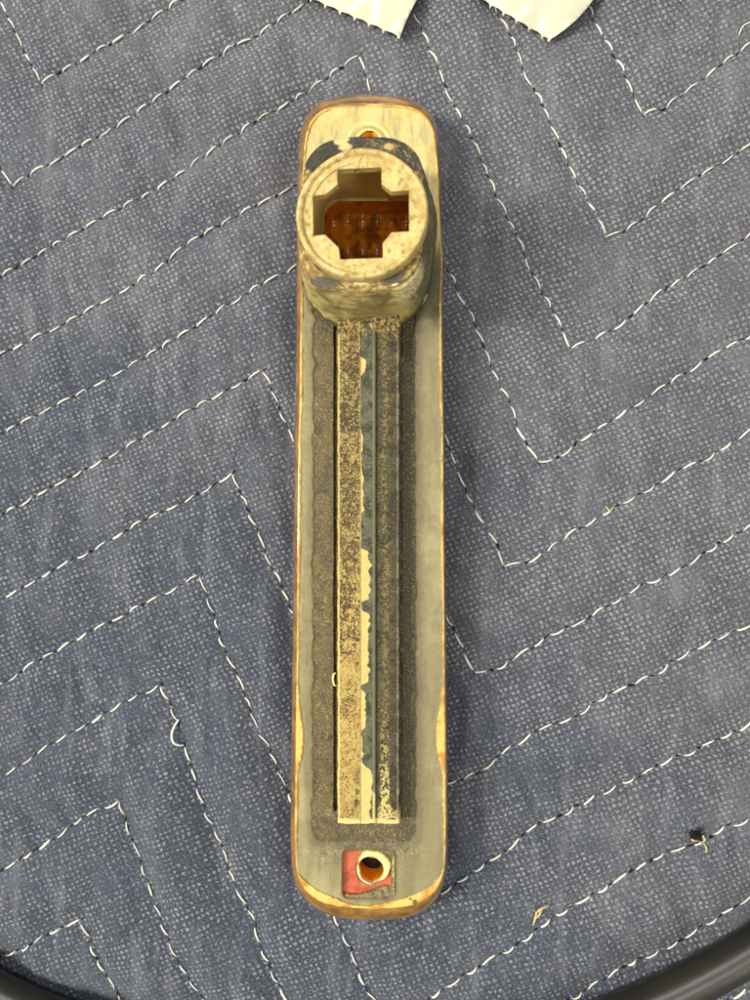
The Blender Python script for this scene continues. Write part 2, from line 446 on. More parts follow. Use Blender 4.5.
for sc_, A, B, vis in ranked:
    if vis == -2: continue
    mpx, mpy = to_px(*((A + B) / 2), 0)
    if 165 < mpx < 190 and 724 < mpy < 748: continue        # the pulled loop replaces this stitch
    if (px := None): pass
    mx, my = (A + B) / 2; L = np.linalg.norm(B - A)
    ang = math.atan2(B[1] - A[1], B[0] - A[0]) + random.gauss(0, .07) + .10
    za, zb = bz(*A), bz(*B)
    z = (za + zb) / 2; pitch = math.atan2(zb - za, L)
    ppx, ppy = to_px(mx, my, 0)
    down = random.random() < .12 + .75 * min(1, max(0, (ppy - 250) / 350)) * (1 if ppx > 300 else .6)
    me, vs, f = random.choice(VARS[5:] if (down == (math.cos(ang) > 0)) else VARS[:5])
    M = Matrix.Translation((mx, my, z)) @ Euler((0, -pitch, ang)).to_matrix().to_4x4() @ Matrix.Diagonal((L * 1.06, random.uniform(.8, 1.15), 1, 1))
    if vis == 1 and cnt < 300:
        o = bpy.data.objects.new('stitch', me); COL.objects.link(o); o.parent = blanket; o.matrix_basis = M; cnt += 1
    else:
        b0 = len(stuff_v); stuff_v += [tuple(M @ V(v)) for v in vs]; stuff_f += [tuple(i + b0 for i in q) for q in f]
o = mesh_obj('stitching', stuff_v, stuff_f, M_thread, blanket); o['kind'] = 'stuff'
# dark under-thread and needle holes that show between the white stitches
dv, df = [], []
for g, ga in gaps:
    z = bz(*g); wd = .00020 * random.choice([.5, .8, 1, 1.2, 1.9]); ln = .00075 * random.uniform(.6, 1.4); b0 = len(dv)
    ga += random.gauss(0, .25)
    for j in range(9):
        a = 2 * math.pi * j / 9; k1 = random.uniform(.6, 1.4)
        lx, ly = ln * math.cos(a) * k1, wd * math.sin(a) * k1
        dv.append((g[0] + lx * math.cos(ga) - ly * math.sin(ga), g[1] + lx * math.sin(ga) + ly * math.cos(ga), z + .00004))
    dv.append((g[0], g[1], z + .00028))
    df += [(b0 + j, b0 + (j + 1) % 9, b0 + 9) for j in range(9)]
o = mesh_obj('bobbin_thread', dv, df, M_dark, blanket); o['kind'] = 'stuff'

def tube(name, pts, r, mat, parent=None, k=6, origin=None, taper=True):
    pts = np.array(pts, float); n = len(pts); vs = []
    for i in range(n):
        t = pts[min(i + 1, n - 1)] - pts[max(i - 1, 0)]; t /= np.linalg.norm(t) + 1e-12
        a = np.cross(t, (0, 0, 1.0)); 
        if np.linalg.norm(a) < 1e-3: a = np.array([1.0, 0, 0])
        a /= np.linalg.norm(a); b = np.cross(a, t)
        rr = r * (1 if not taper else .4 + .6 * math.sin(math.pi * (i + .5) / n) ** .5)
        for j in range(k):
            th = 2 * math.pi * j / k; vs.append(pts[i] + rr * (a * math.cos(th) + b * math.sin(th)))
    f = [tuple(q) for q in grid_faces(n, k, True)]; f.append(tuple(range(k))[::-1]); f.append(tuple(range((n - 1) * k, n * k)))
    return mesh_obj(name, vs, f, mat, parent, origin)
def on_cloth(pp, dz=.0004):
    q = at([p[0] for p in pp], [p[1] for p in pp], 0.0); 
    return np.array([(x, y, bz(x, y) + dz + (pp[i][2] if len(pp[i]) > 2 else 0)) for i, (x, y, _) in enumerate(q)])
# loose loop pulled out of the seam below the third peak
pl = chaikin([(178,720,0),(174.5,726,.0006),(173,733,.0009),(174.5,741,.0008),(179,745,.0004),(183,745.5,0)], 2, False)
tube('loose_thread_loop', on_cloth([tuple(p) for p in pl]), .00034, M_thread, blanket)['label'] = 'pulled loop of white thread hanging out of its seam'

# ------------------------------------------------------------------ small debris on the blanket
M_burn = simple('charred_fluff', lin(40, 36, 32), .95, .05, bumpscale=2500, vary=.4)
M_flake = simple('straw_coloured_fibre', lin(196, 182, 128), .7, .3, bumpscale=3000, vary=.3)
c0 = at(696, 833, 0); base = np.array([c0[0], c0[1], bz(c0[0], c0[1])])
tuft = empty('lint_tuft', tuple(base), 'dark fluff tuft with pale fibre ends caught on the lower right seam', 'lint')
vs, fs = [], []
for i in range(130):
    a = random.uniform(0, 6.28); r = abs(random.gauss(0, .0011)); L = random.uniform(.0005, .0014); d = random.uniform(0, 6.28)
    p = np.array([r * math.cos(a) * 1.2, r * math.sin(a), .0002 + random.random() * .0006]); q = p + np.array([L * math.cos(d), L * math.sin(d), random.uniform(-.0002, .0004)])
    n = np.array([-math.sin(d), math.cos(d), 0]) * .00010; b0 = len(vs)
    vs += [p - n, p + n, q + n * .4, q - n * .4, p + (0, 0, .0001)]; fs += [(b0, b0 + 1, b0 + 2, b0 + 3), (b0, b0 + 4, b0 + 3)]
mesh_obj('fluff', vs, fs, M_burn, tuft)
for pp in ([(690,838),(694,840),(699,840)], [(700,832,.001),(702,836,.0012),(701,842,.0006)], [(703,842),(705,846),(705,850)]):
    tube('fibre', on_cloth(pp, .0007), .00028, M_flake, tuft, origin=base)
c0 = at(540, 910, 0); base2 = np.array([c0[0], c0[1], bz(c0[0], c0[1])])
fl = empty('straw_flake', tuple(base2), 'yellowish dry fibre shred lying on the seam right of the lamp foot', 'debris')
for pp in ([(533,924),(535,916),(536,909)], [(535,911),(540,907),(549,904)], [(534,917),(539,913),(541,908)]):
    tube('fibre', on_cloth(pp, .0006), .00032, M_flake, fl, origin=base2)
c0 = at(742, 32, 0); base3 = np.array([c0[0], c0[1], bz(c0[0], c0[1])])
o = tube('stray_fibre', on_cloth([tuple(p) for p in chaikin([(737,38),(740,30),(746,26),(754,25)], 2, False)], .0004), .00018, M_thread, None, origin=base3)
o.location = tuple(base3); tag(o, 'thin pale stray fibre curled on the cloth by the top right corner', 'fibre')
c0 = at(607, 509, 0); base4 = np.array([c0[0], c0[1], bz(c0[0], c0[1])])
o = tube('thread_snip', on_cloth([(605,506),(608,510,.0004),(612,509,.0004)], .0005), .00025, M_flake, None, origin=base4)
o.location = tuple(base4); tag(o, 'tiny straw coloured thread snip on the seam in the right half', 'fibre')

# ------------------------------------------------------------------ black tubular ring
m = NT('black_enamel_tube')
n = m.noise(60, 3, .5)
m.put(m.b.inputs['Base Color'], m.mix(m.ramp(n, .3, .7), lin(30, 28, 22), lin(42, 39, 30)))
m.b.inputs['Roughness'].default_value = .34; m.b.inputs['Specular IOR Level'].default_value = .7
m.put(m.b.inputs['Normal'], m.bump(m.noise(900, 3, .6), .12, .0002))
rr = .0047
A3, B3, C3 = at([30, 600, 750], [985, 998, 922], rr)[:, :2]      # three points on the tube's inner edge
mat_ = 2 * np.array([B3 - A3, C3 - A3]); ccx, ccy = np.linalg.solve(mat_, [B3 @ B3 - A3 @ A3, C3 @ C3 - A3 @ A3])
Rin = math.hypot(A3[0] - ccx, A3[1] - ccy) + .2 * rr
print('ring', ccx, ccy, Rin)
vs = []
nu, nv = 400, 28
R0 = Rin + rr
for i in range(nu):
    a = 2 * math.pi * i / nu
    for j in range(nv):
        b = 2 * math.pi * j / nv
        vs.append(((R0 + rr * math.cos(b)) * math.cos(a), (R0 + rr * math.cos(b)) * math.sin(a), rr * math.sin(b)))
fs = []
for i in range(nu):
    for j in range(nv):
        fs.append((i * nv + j, ((i + 1) % nu) * nv + j, ((i + 1) % nu) * nv + (j + 1) % nv, i * nv + (j + 1) % nv))
o = mesh_obj('tubular_ring', vs, fs, m.m)
o.location = (ccx, ccy, rr - .0004)
tag(o, 'large black tubular ring curving across both bottom corners of the blanket', 'metal ring')

# ------------------------------------------------------------------ plastic film strips
m = NT('cream_plastic_film')
n = m.noise(120, 3, .5)
m.put(m.b.inputs['Base Color'], m.mix(m.ramp(n, .3, .7), lin(196, 194, 166), lin(207, 205, 178)))
m.b.inputs['Roughness'].default_value = .32
m.b.inputs['Subsurface Weight'].default_value = .0
m.b.inputs['Coat Weight'].default_value = .3
M_film = m.m
def film(name, a, tip, b, up, teeth, label, bend):
    """strip: toothed edge a->tip, plain edge tip->b, running off in direction up"""
    a, tip, b, up = map(lambda p: np.array(p, float), (a, tip, b, up))
    NU, NV = 40, 46
    th = .00012
    # outline polygon in px, toothed edge with small hooked spikes
    e = tip - a; n_ = np.array([-e[1], e[0]]); n_ /= np.linalg.norm(n_)
    if n_[1] < 0: n_ = -n_
    out = []
    ed = e / np.linalg.norm(e); L = np.linalg.norm(e)
    k0 = 0
    pos = 3.0
    s0 = -14
    out.append(a + ed * (-60))
    t = -50
    while t < L - 4:
        out += [a + ed * t, a + ed * (t + 1.2) + n_ * 4.2 + ed * 1.2, a + ed * (t + 2.6) + n_ * 3.6, a + ed * (t + 3.2), a + ed * (t + 10) - n_ * .9]
        t += teeth
    out += [a + ed * (L - 3), tip + n_ * 2.5 - ed * 1.5, tip + n_ * 2 + ed * .2, tip + (b - tip) * .04]
    for q in np.linspace(.08, 1, 10):
        out.append(tip + (b - tip) * q + np.array([bend * math.sin(q * math.pi), bend * .5 * math.sin(q * math.pi)]))
    out.append(b + (b - tip) / np.linalg.norm(b - tip) * 120)
    out.append(a + ed * (-60) + (b - tip) / np.linalg.norm(b - tip) * 120)
    out = np.array(out)
    tri = tessellate_polygon([[V((p[0], p[1], 0)) for p in out]])
    bm = bmesh.new()
    vv = [bm.verts.new((p[0], p[1], 0)) for p in out]
    for t3 in tri:
        try: bm.faces.new([vv[i] for i in t3])
        except ValueError: pass
    # slice into a fine lattice so that it can curl
    for ax, rng in ((0, np.arange(out[:, 0].min(), out[:, 0].max(), 5)), (1, np.arange(out[:, 1].min(), out[:, 1].max(), 5))):
        for c in rng:
            bmesh.ops.bisect_plane(bm, geom=bm.verts[:] + bm.edges[:] + bm.faces[:], plane_co=(c if ax == 0 else 0, c if ax == 1 else 0, 0), plane_no=(1 if ax == 0 else 0, 1 if ax == 1 else 0, 0))
    for v in bm.verts:
        px, py = v.co.x, v.co.y
        d = np.dot(np.array([px, py]) - tip, (b - tip) / np.linalg.norm(b - tip))
        across = np.dot(np.array([px, py]) - a, n_)
        p0 = at(px, py, 0)
        dcut = max(0.0, -across)
        zz = .0030 + .0007 * math.sin(dcut / 20.0 + .8) + .00002 * max(0, min(d, 60)) + .0003 * math.sin(px * .11 + py * .07)
        p = at(px, py, zz)
        v.co = p
    bmesh.ops.recalc_face_normals(bm, faces=bm.faces)
    if sum(f.normal.z for f in bm.faces) < 0: bmesh.ops.reverse_faces(bm, faces=bm.faces)
    me = bpy.data.meshes.new(name)
    org = at(*tip, 0)
    bmesh.ops.translate(bm, verts=bm.verts, vec=-V(org))
    bm.to_mesh(me); bm.free(); me.materials.append(M_film)
    me.polygons.foreach_set('use_smooth', [True] * len(me.polygons))
    o = bpy.data.objects.new(name, me); COL.objects.link(o); o.location = org
    so = o.modifiers.new('thickness', 'SOLIDIFY'); so.thickness = th; so.offset = 0
    tag(o, label, 'plastic strip')
    return o
film('plastic_film_strip', (312, -1), (400, 37), (419, -4), (0, -1), 15.8, 'cream plastic film strip with toothed edge, the left one at the top edge', -1.0)['group'] = 'toothed plastic film strips at the top edge'
film('plastic_film_strip', (481, -1), (550, 40), (594, -1), (0, -1), 15.0, 'cream plastic film strip with toothed edge, the right one at the top edge', 3.0)['group'] = 'toothed plastic film strips at the top edge'
# ------------------------------------------------------------------ THE LAMP
ZP = .0145                                  # back face of the housing over the cloth
LO = at(370, 508, 0); LO[2] = 0
lamp = empty('side_marker_lamp', tuple(LO), 'dirty cream and amber side marker lamp lying face down on the quilted blanket', 'vehicle lamp')
def part(name, v, f, mat, parent=lamp, smooth=True, col=None, grit=None):
    return mesh_obj(name, v, f, mat, parent, LO, smooth, col, grit)

# amber lens: shell whose rim shows around the housing
m = NT('amber_lens_plastic')
n1 = m.noise(220, 4, .6); n2 = m.noise(1600, 3, .6)
c = m.mix(m.ramp(n1, .35, .65), lin(122, 84, 32), lin(172, 124, 54))
c = m.mix(m.ramp(n2, .6, .7, 0, .5), c, lin(104, 78, 40))
m.put(m.b.inputs['Base Color'], c)
m.b.inputs['Roughness'].default_value = .22; m.b.inputs['Coat Weight'].default_value = .8; m.b.inputs['Coat Roughness'].default_value = .12
m.b.inputs['Transmission Weight'].default_value = .12
m.b.inputs['Subsurface Weight'].default_value = .25; m.b.inputs['Subsurface Radius'].default_value = (.003, .0012, .0003); m.b.inputs['Subsurface Scale'].default_value = 1
m.put(m.b.inputs['Normal'], m.bump(n1, .3, .0004))
M_lens = m.m
PL = [(322,108),(345,104.5),(372,104),(400,104.5),(418,108.5),(431,121),(437,141),(439.5,225),(443,262),(440.5,292),(443,400),(444,600),(446,760),(446,862),(441,884),(429,899),(406,908),(372,910),(336,908),(314,899),(300,884),(294.5,862),(295.5,760),(297.5,600),(299.5,400),(301.5,250),(303,150),(308,124)]
plate_out = resample(chaikin(PL, 3), 260)
# align the loops' starting points by angle
def start_at(loop, ref):
    i = np.argmin(np.linalg.norm(loop - ref, axis=1)); return np.roll(loop, -i, 0)
lens_loop = start_at(lens_out, np.array([372, 94])); plate_loop = start_at(plate_out, np.array([372, 104]))
rows = []
wob = (fbm(lens_loop[:, 0], lens_loop[:, 1], 22, 3, 5) - .5)[:, None]
wl = lens_loop + wob * 1.6
def lrow(p, z): rows.append(at(p[:, 0], p[:, 1], z))
lrow(inset(lens_loop, 60), -.0021); lrow(inset(lens_loop, 26), -.0023); lrow(inset(lens_loop, 14), -.0019)
lrow(inset(lens_loop, 6), .0004); lrow(inset(wl, 1.5), .0045); lrow(wl, .009); lrow(wl, .0108)
lrow(wl * .8 + plate_loop * .2, .0119); lrow(wl * .3 + plate_loop * .7, .0134); lrow(plate_loop, ZP - .0006); lrow(inset(plate_loop, 5), ZP - .0012)
part('lens', np.array(rows), grid_faces(len(rows), 260, True), M_lens)
part('lens_face', [*at(inset(lens_loop, 59)[:, 0], inset(lens_loop, 59)[:, 1], -.0020)], [tuple(range(260))], M_lens)

M_paint = painted('weathered_cream_plastic', rough=.55, speck=.45, scale=3200, bump=.55)
M_grit = painted('gritty_painted_plastic', rough=.7, speck=.65, scale=3800, bump=.95, tint=(.075, .062, .035))

# --- back plate as a relief surface
def sd_rrect(x, y, x0, x1, y0, y1, r):
    cx, cy = (x0 + x1) / 2, (y0 + y1) / 2; hx, hy = (x1 - x0) / 2 - r, (y1 - y0) / 2 - r
    qx = np.abs(x - cx) - hx; qy = np.abs(y - cy) - hy
    return np.hypot(np.maximum(qx, 0), np.maximum(qy, 0)) + np.minimum(np.maximum(qx, qy), 0) - r
dense = resample(chaikin(PL, 3), 1400)
def edge_dist(x, y):
    out = np.full(x.shape, 1e9); xf, yf = x.ravel(), y.ravel(); o_ = out.ravel()
    for i in range(0, 1400, 2): o_ = np.minimum(o_, (xf - dense[i, 0]) ** 2 + (yf - dense[i, 1]) ** 2)
    return np.sqrt(o_).reshape(x.shape)
STEP = .75
ys = np.arange(dense[:, 1].min() + .3, dense[:, 1].max() - .2, STEP)
lft, rgt = [], []
for yy in ys:
    a = dense; b = np.roll(dense, -1, 0); m_ = (a[:, 1] > yy) != (b[:, 1] > yy)
    xs = a[m_, 0] + (yy - a[m_, 1]) / (b[m_, 1] - a[m_, 1]) * (b[m_, 0] - a[m_, 0]); lft.append(xs.min()); rgt.append(xs.max())
lft, rgt = np.array(lft), np.array(rgt)
NC = 200
u = np.linspace(0, 1, NC)[None, :]
PX = lft[:, None] * (1 - u) + rgt[:, None] * u; PY = np.repeat(ys[:, None], NC, 1)
ED = edge_dist(PX, PY)
n_big = fbm(PX, PY, 40, 4, 31); n_mid = fbm(PX, PY, 9, 4, 32); n_fine = fbm(PX, PY, 1.7, 3, 33); n_streak = fbm(PX * 1.0, PY * .12, 5, 3, 34)
dirt_sd = sd_rrect(PX, PY, 314 - (PY - 330) * .003, 415 + (PY - 330) * .002, 290, 841, 12) + (n_mid - .5) * 5
dirt = ss(1.5, -1.5, dirt_sd)
halo = ss(14, 0, dirt_sd) * (1 - dirt)
wl_ = 1.9 + 1.6 * (fbm(PY, PX * 0, 30, 2, 40) - .5) * 2
side_l = ss(385, 355, PX); side_r = 1 - side_l
wl_ = wl_ + side_r * (7.0 * np.exp(-((PY - 735) / 34) ** 2)) + side_l * (5.0 * np.exp(-((PY - 738) / 30) ** 2)) 
wl_ = wl_ + ss(868, 900, PY) * (5 + 4.0 * np.clip(np.abs(PX - 370) / 40 - .4, 0, 1)) * (1 - .8 * np.exp(-((PX - 362) / 22) ** 2))
wl_ = wl_ + ss(150, 110, PY) * 1.0
bead = ss(wl_ + .7, wl_ - .7, ED + (n_fine - .5) * 2.2)
top_end = ss(325, 200, PY + (n_mid - .5) * 40)
olive = np.where(PX[..., None] > 370, nlin(139, 129, 92), nlin(151, 141, 100))
cc = mix(olive * np.ones_like(PX)[..., None], nlin(120, 110, 78), ss(.45, .75, n_streak) * .55)
cc = mix(cc, nlin(178, 166, 118), ss(.55, .8, n_big) * .5)
cc = mix(cc, nlin(212, 194, 128), top_end)
# grey streaks at the top end and a pale stained arc round the screw boss
rb = np.hypot((PX - 369), (PY - 142) * 1.05)
cc = mix(cc, nlin(150, 138, 100), top_end * ss(.45, .8, fbm(PX, PY * .2, 5, 4, 51)) * .6)
cc = mix(cc, nlin(228, 212, 146), ss(3.2, 1.2, np.abs(rb - 20.5)) * top_end)
cc = mix(cc, nlin(150, 132, 88), ss(1.8, .5, np.abs(rb - 16)) * top_end * .8)
cc = mix(cc, nlin(236, 220, 150), ss(2.6, 1, np.abs(rb - 12.5)) * top_end)
cc = mix(cc, nlin(206, 176, 92), ss(.5, .8, fbm(PX, PY, 14, 3, 52)) * top_end * .5)
cc = mix(cc, nlin(104, 95, 66), halo * .55)
# gritty dirt where the old foam gasket sat
dcol = mix(np.where(PX[..., None] < 370, nlin(104, 89, 52), nlin(80, 72, 47)), nlin(48, 41, 26), ss(.4, .65, n_mid * .5 + n_fine * .5))
dcol = mix(dcol, nlin(154, 132, 72), ss(.56, .70, n_fine) * (.55 + .45 * ss(.35, .6, n_big)))
dcol = mix(dcol, nlin(60, 57, 41), ss(400, 404, PX) * .75)
dcol = mix(dcol, nlin(36, 31, 22), ss(4.5, 0, np.abs(PX - 338)) * .6 + ss(5, 0, np.abs(dirt_sd + 2)) * ss(.4, .6, n_mid) * .4)
dcol = mix(dcol, nlin(170, 152, 92), 0.35 * (ss(3.0, .5, np.abs(PX - 412.5 + (n_mid - .5) * 4)) * ss(.48, .62, fbm(PX * 1.5, PY, 9, 4, 77))) * .7)
cc = mix(cc, dcol, dirt)
# loose crumbs of dirt at the lower end
low = ss(828, 842, PY) * ss(875, 850, PY) * ss(60, 40, np.abs(PX - 366))
cc = mix(cc, nlin(88, 78, 54), low * ss(.42, .62, n_mid) * .8)
cc = mix(cc, nlin(196, 178, 112), ss(.64, .74, n_fine) * ss(845, 850, PY) * ss(20, 5, np.abs(dirt_sd - 8)) * .6)
# screw pocket, with the red seal left in it
pk = sd_rrect(PX, PY, 343, 391, 850, 898, 6)
pocket = ss(.6, -.8, pk)
red = pocket * ss(1, -1, (PX - 360) - 30 * ss(872, 884, PY) * 1.0) 
hsd = np.hypot(PX - 370.5, PY - 870.5)
putty = pocket * ss(-2.0, 2.0, PY - (894.5 - ss(352, 392, PX) * 10 + (n_mid - .5) * 7))
red = pocket * ss(1.5, -.5, (PX - 359) * ss(888, 868, PY) ) * 1.0
red = np.maximum(red, pocket * ss(866, 876, PY) * ss(-1, 2, hsd - 15))
cc = mix(cc, nlin(92, 84, 60), ss(4.5, 0, np.abs(pk)) * .75)
cc = mix(cc, nlin(150, 138, 96), pocket)
rcol = mix(nlin(206, 94, 58) * np.ones_like(PX)[..., None], nlin(172, 78, 48), ss(.45, .6, n_mid))
rcol = mix(rcol, nlin(150, 120, 84), ss(.66, .74, n_fine) * .6)
cc = mix(cc, rcol, np.clip(red, 0, 1))
cc = mix(cc, mix(nlin(138, 126, 88) * np.ones_like(PX)[..., None], nlin(92, 82, 54), ss(.45, .6, n_fine)), putty)
# flaky ridge right of the pocket
fl_ = ss(2.6, .6, np.abs(PX - 394 - (n_mid - .5) * 4)) * ss(850, 858, PY) * ss(898, 888, PY)
cc = mix(cc, nlin(205, 182, 105), fl_ * ss(.45, .6, n_fine) * .9)
bcol = mix(nlin(226, 190, 100) * np.ones_like(PX)[..., None], nlin(190, 140, 56), ss(.4, .7, n_mid))
cc = mix(cc, bcol, bead)
for (bx, by, br) in ((415, 902, 3.2), (410, 899, 2), (313, 901, 2)):
    cc = mix(cc, nlin(92, 70, 40), ss(br, br - 1.3, np.hypot(PX - bx, PY - by) + (n_fine - .5) * 2) * .9)
# dirt and painted-in shade in the corner between tower and plate
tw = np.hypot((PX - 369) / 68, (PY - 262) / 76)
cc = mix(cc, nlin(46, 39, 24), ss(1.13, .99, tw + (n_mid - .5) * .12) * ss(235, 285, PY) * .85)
cc = mix(cc, nlin(76, 72, 50), ss(425, 434, PX + (n_mid - .5) * 5) * ss(236, 262, PY) * ss(345, 318, PY) * (1 - bead) * .8)
relief = np.zeros_like(PX)
relief += -.35 * dirt + .10 * (n_fine - .5) * dirt * 2 + .10 * (n_mid - .5)
relief += .45 * bead * (.6 + .8 * (fbm(PX, PY, 12, 2, 60) - .2)) - .55 * ss(1.6, 0, ED)
relief += .25 * ss(2.5, .8, np.abs(rb - 20.5)) + .35 * ss(2.4, .8, np.abs(rb - 12.5))
relief += -1.1 * pocket * (1 - .9 * putty) + .45 * ss(3.5, 0, np.abs(pk - 2)) * (.5 + n_mid * .6) + .5 * fl_ + .2 * low * (n_fine - .3)
relief += -2.6 * ss(.6, -.6, np.abs(PX - 335.2 - (n_mid - .5) * 1.2) - 1.0 - 1.2 * (n_big - .45)) * ss(325, 330, PY) * ss(812, 806, PY) * ss(.12, .26, fbm(PX * .1, PY, 14, 3, 71))
relief += -.9 * ss(.5, -.7, np.abs(PX - 401.3 - (n_mid - .5)) - .5) * ss(325, 330, PY) * ss(822, 816, PY) * ss(.25, .6, fbm(PX * .1, PY, 5, 3, 72))
PZ = ZP + relief / 1000
F_all = grid_faces(len(ys), NC)
fcx = PX.ravel()[F_all].mean(1); fcy = PY.ravel()[F_all].mean(1)
keep = (np.hypot(fcx - 370.5, fcy - 870.5) > 14.5) & (np.hypot(fcx - 369, fcy - 140) > 9.5) & (sd_rrect(fcx, fcy, 324, 426, 201, 310, 19) > 0)
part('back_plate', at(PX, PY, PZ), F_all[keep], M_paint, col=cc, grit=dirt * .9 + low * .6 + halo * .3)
# plate edge skirt
pr = [at(plate_loop[:, 0], plate_loop[:, 1], ZP - .0003), at(plate_loop[:, 0], plate_loop[:, 1], ZP - .0018)]

# --- hollow screw posts
def post(name, cx, cy, ri, ro, zt, zb, mat, seg=48, ovr=None):
    t = np.linspace(0, 2 * math.pi, seg, endpoint=False); rows = []
    wobo = 1 + .05 * np.sin(t * 3 + 1) + .03 * np.sin(7 * t)
    c, s = np.cos(t), np.sin(t)
    prof = [(ro * wobo, zb), (ro * wobo, zt - .0003), ((ro - .8) * wobo, zt), (ri + .8, zt), (ri, zt - .0004), (ri, zb)]
    oc = ovr or (cx, cy)
    for i, (r, z) in enumerate(prof):
        ox, oy = oc if i < 3 else (cx, cy)
        # same world radius all the way down: build in world from the top rim
        wt = at(cx, cy, zt); k = at(cx + 1, cy, zt)[0] - wt[0]
        wo = at(ox, oy, zt)
        rows.append(np.stack([wo[0] + c * r * k, wo[1] + s * r * k, np.full(seg, z)], -1))
    return part(name, np.array(rows), grid_faces(len(rows), seg, True), mat)
M_cream = simple('cream_plastic', lin(226, 205, 142), .5, .4, bumpscale=1500, bumpd=.0002, vary=.18)
post('screw_post', 370.5, 870.5, 13, 16.2, ZP + .0003, ZP - .0013, M_cream, ovr=(373.8, 867.4))
m = NT('clear_amber_plastic')
m.put(m.b.inputs['Base Color'], m.mix(m.ramp(m.noise(300, 2, .5), .35, .65), lin(255, 160, 22), lin(240, 128, 10)))
m.b.inputs['Roughness'].default_value = .16; m.b.inputs['Coat Weight'].default_value = .6
m.b.inputs['Subsurface Weight'].default_value = .6; m.b.inputs['Subsurface Radius'].default_value = (.004, .0018, .0003); m.b.inputs['Subsurface Scale'].default_value = 1
m.put(m.b.inputs['Normal'], m.bump(m.noise(700, 2, .5), .2, .0003))
M_amber = m.m
m = NT('deep_amber_plastic')
m.put(m.b.inputs['Base Color'], m.mix(m.ramp(m.noise(160, 3, .6), .35, .65), lin(150, 74, 8), lin(206, 116, 24)))
m.b.inputs['Roughness'].default_value = .1; m.b.inputs['Coat Weight'].default_value = 1.0; m.b.inputs['Coat Roughness'].default_value = .04
M_deep = m.m
m = NT('dark_amber_optics')
m.put(m.b.inputs['Base Color'], m.mix(m.ramp(m.noise(240, 3, .6), .4, .62), lin(130, 74, 8), lin(206, 126, 24)))
m.b.inputs['Roughness'].default_value = .05
M_optic = m.m
post('lens_sleeve', 370.5, 870.5, 13.0, 14.4, ZP - .0013, .0056, M_amber)
M_hole_shade = simple('hole_shade_brown', lin(26, 13, 6), .35, .3)  # near-black colour standing in for shade down the screw hole
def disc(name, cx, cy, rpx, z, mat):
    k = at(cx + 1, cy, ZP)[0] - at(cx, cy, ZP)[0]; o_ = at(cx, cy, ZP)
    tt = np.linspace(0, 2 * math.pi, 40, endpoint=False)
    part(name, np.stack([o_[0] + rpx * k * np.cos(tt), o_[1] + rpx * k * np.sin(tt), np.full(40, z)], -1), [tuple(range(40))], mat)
disc('hole_shade_disc', 370.5, 870.5, 16, .0058, M_hole_shade)  # added disc that paints the unlit depth of the hole
post('lens_sleeve', 369, 140, 7.5, 9.8, ZP - .0008, .0012, M_amber)

# --- light pipe channel running down the middle
ys2 = np.concatenate([np.arange(316, 822, .62), [823, 823.6]])
xs2 = np.arange(337.6, 399.8, .62)
CX, CY = np.meshgrid(xs2, ys2)
prof_x = [337.6, 339, 358.5, 360, 361, 371, 372, 373.8, 375.6, 377, 396, 398, 399.6]
prof_z = [4.35, 4.75, 5.15, 5.25, 4.95, 4.95, 5.35, 5.5, 5.3, 4.8, 4.45, 4.55, 4.2]
CH = np.interp(CX, prof_x, prof_z)
f1 = fbm(CX, CY, 1.15, 3, 81); f2 = fbm(CX, CY, 8, 4, 82); f3 = fbm(CX, CY, 30, 3, 83); f4 = fbm(CX, CY, 1.9, 3, 84)
yel = nlin(190, 164, 93); brown = nlin(74, 60, 34); greyp = nlin(80, 77, 56); dkg = nlin(50, 45, 31); crm = nlin(212, 192, 118)
one = np.ones_like(CX)[..., None]
# left facet: heavy brown speckle above, clean yellow with pinholes below
amt = np.interp(CY, [316, 340, 420, 540, 600, 640, 680, 760, 830], [.58, .62, .62, .61, .58, .50, .44, .40, .36]) + (f3 - .5) * .25 + (f2 - .5) * .30
colL = mix(yel * one, nlin(180, 146, 78), ss(.42, .7, f2))
sp_ = f1 * .55 + f4 * .45
colL = mix(colL, brown * one, ss(-.03, .05, amt - (1.06 - sp_) * 1.0 + .02))
colL = mix(colL, nlin(96, 72, 38), ss(.60, .68, fbm(CX, CY, 1.1, 2, 87)) * .75)
colL = mix(colL, nlin(232, 214, 140), ss(.62, .70, f4) * ss(600, 480, CY) * .5)
wear = np.exp(-((CX - 357) / 3.5) ** 2) * ss(.35, .6, f2)
colL = mix(colL, brown * one, wear * ss(760, 790, CY) * ss(818, 806, CY) * .8)
# centre strip: grey paint, scalloped where it has flaked to bare cream
fl1 = lambda y0, y1: ss(y0 - 4, y0 + 4, CY) * ss(y1 + 4, y1 - 4, CY)
bound = 360 + np.select([CY < 358, CY < 374, CY < 430, CY < 470, CY < 482, CY < 512, CY < 550, CY < 600, CY < 612, CY < 684, CY < 690, CY < 730, CY < 752, CY < 768],
                        [0, 6, .5, 2, 2.5, 3, 1, 9, 1.2, 8.5, .5, 6, 2, 4.5], 11.5)
k_ = np.exp(-np.linspace(-2, 2, 11) ** 2); k_ /= k_.sum()
bl = np.convolve(np.pad(bound[:, 0], 5, mode='edge'), k_, mode='valid'); scal = -np.abs(np.sin(CY * .22 + 3 * f3)) * 1.2 + (fbm(CX * .15, CY, 7, 4, 86) - .45) * 8
cream_m = ss(.5, -.5, CX - bl[:, None] - scal * ss(0, 4, bl[:, None] - 360))
colC = mix(nlin(92, 92, 70) * one, nlin(58, 57, 42), ss(.4, .62, f2))
colC = mix(colC, nlin(140, 138, 108), ss(.6, .7, f1) * .5)
colC = mix(colC, crm * one, cream_m)
colC = mix(colC, nlin(206, 180, 100), cream_m * ss(.5, .7, f4) * .6)
ridge = ss(1.9, .9, np.abs(CX - 373.8))
colR = mix(dkg * one, greyp, ss(.35, .6, f2))
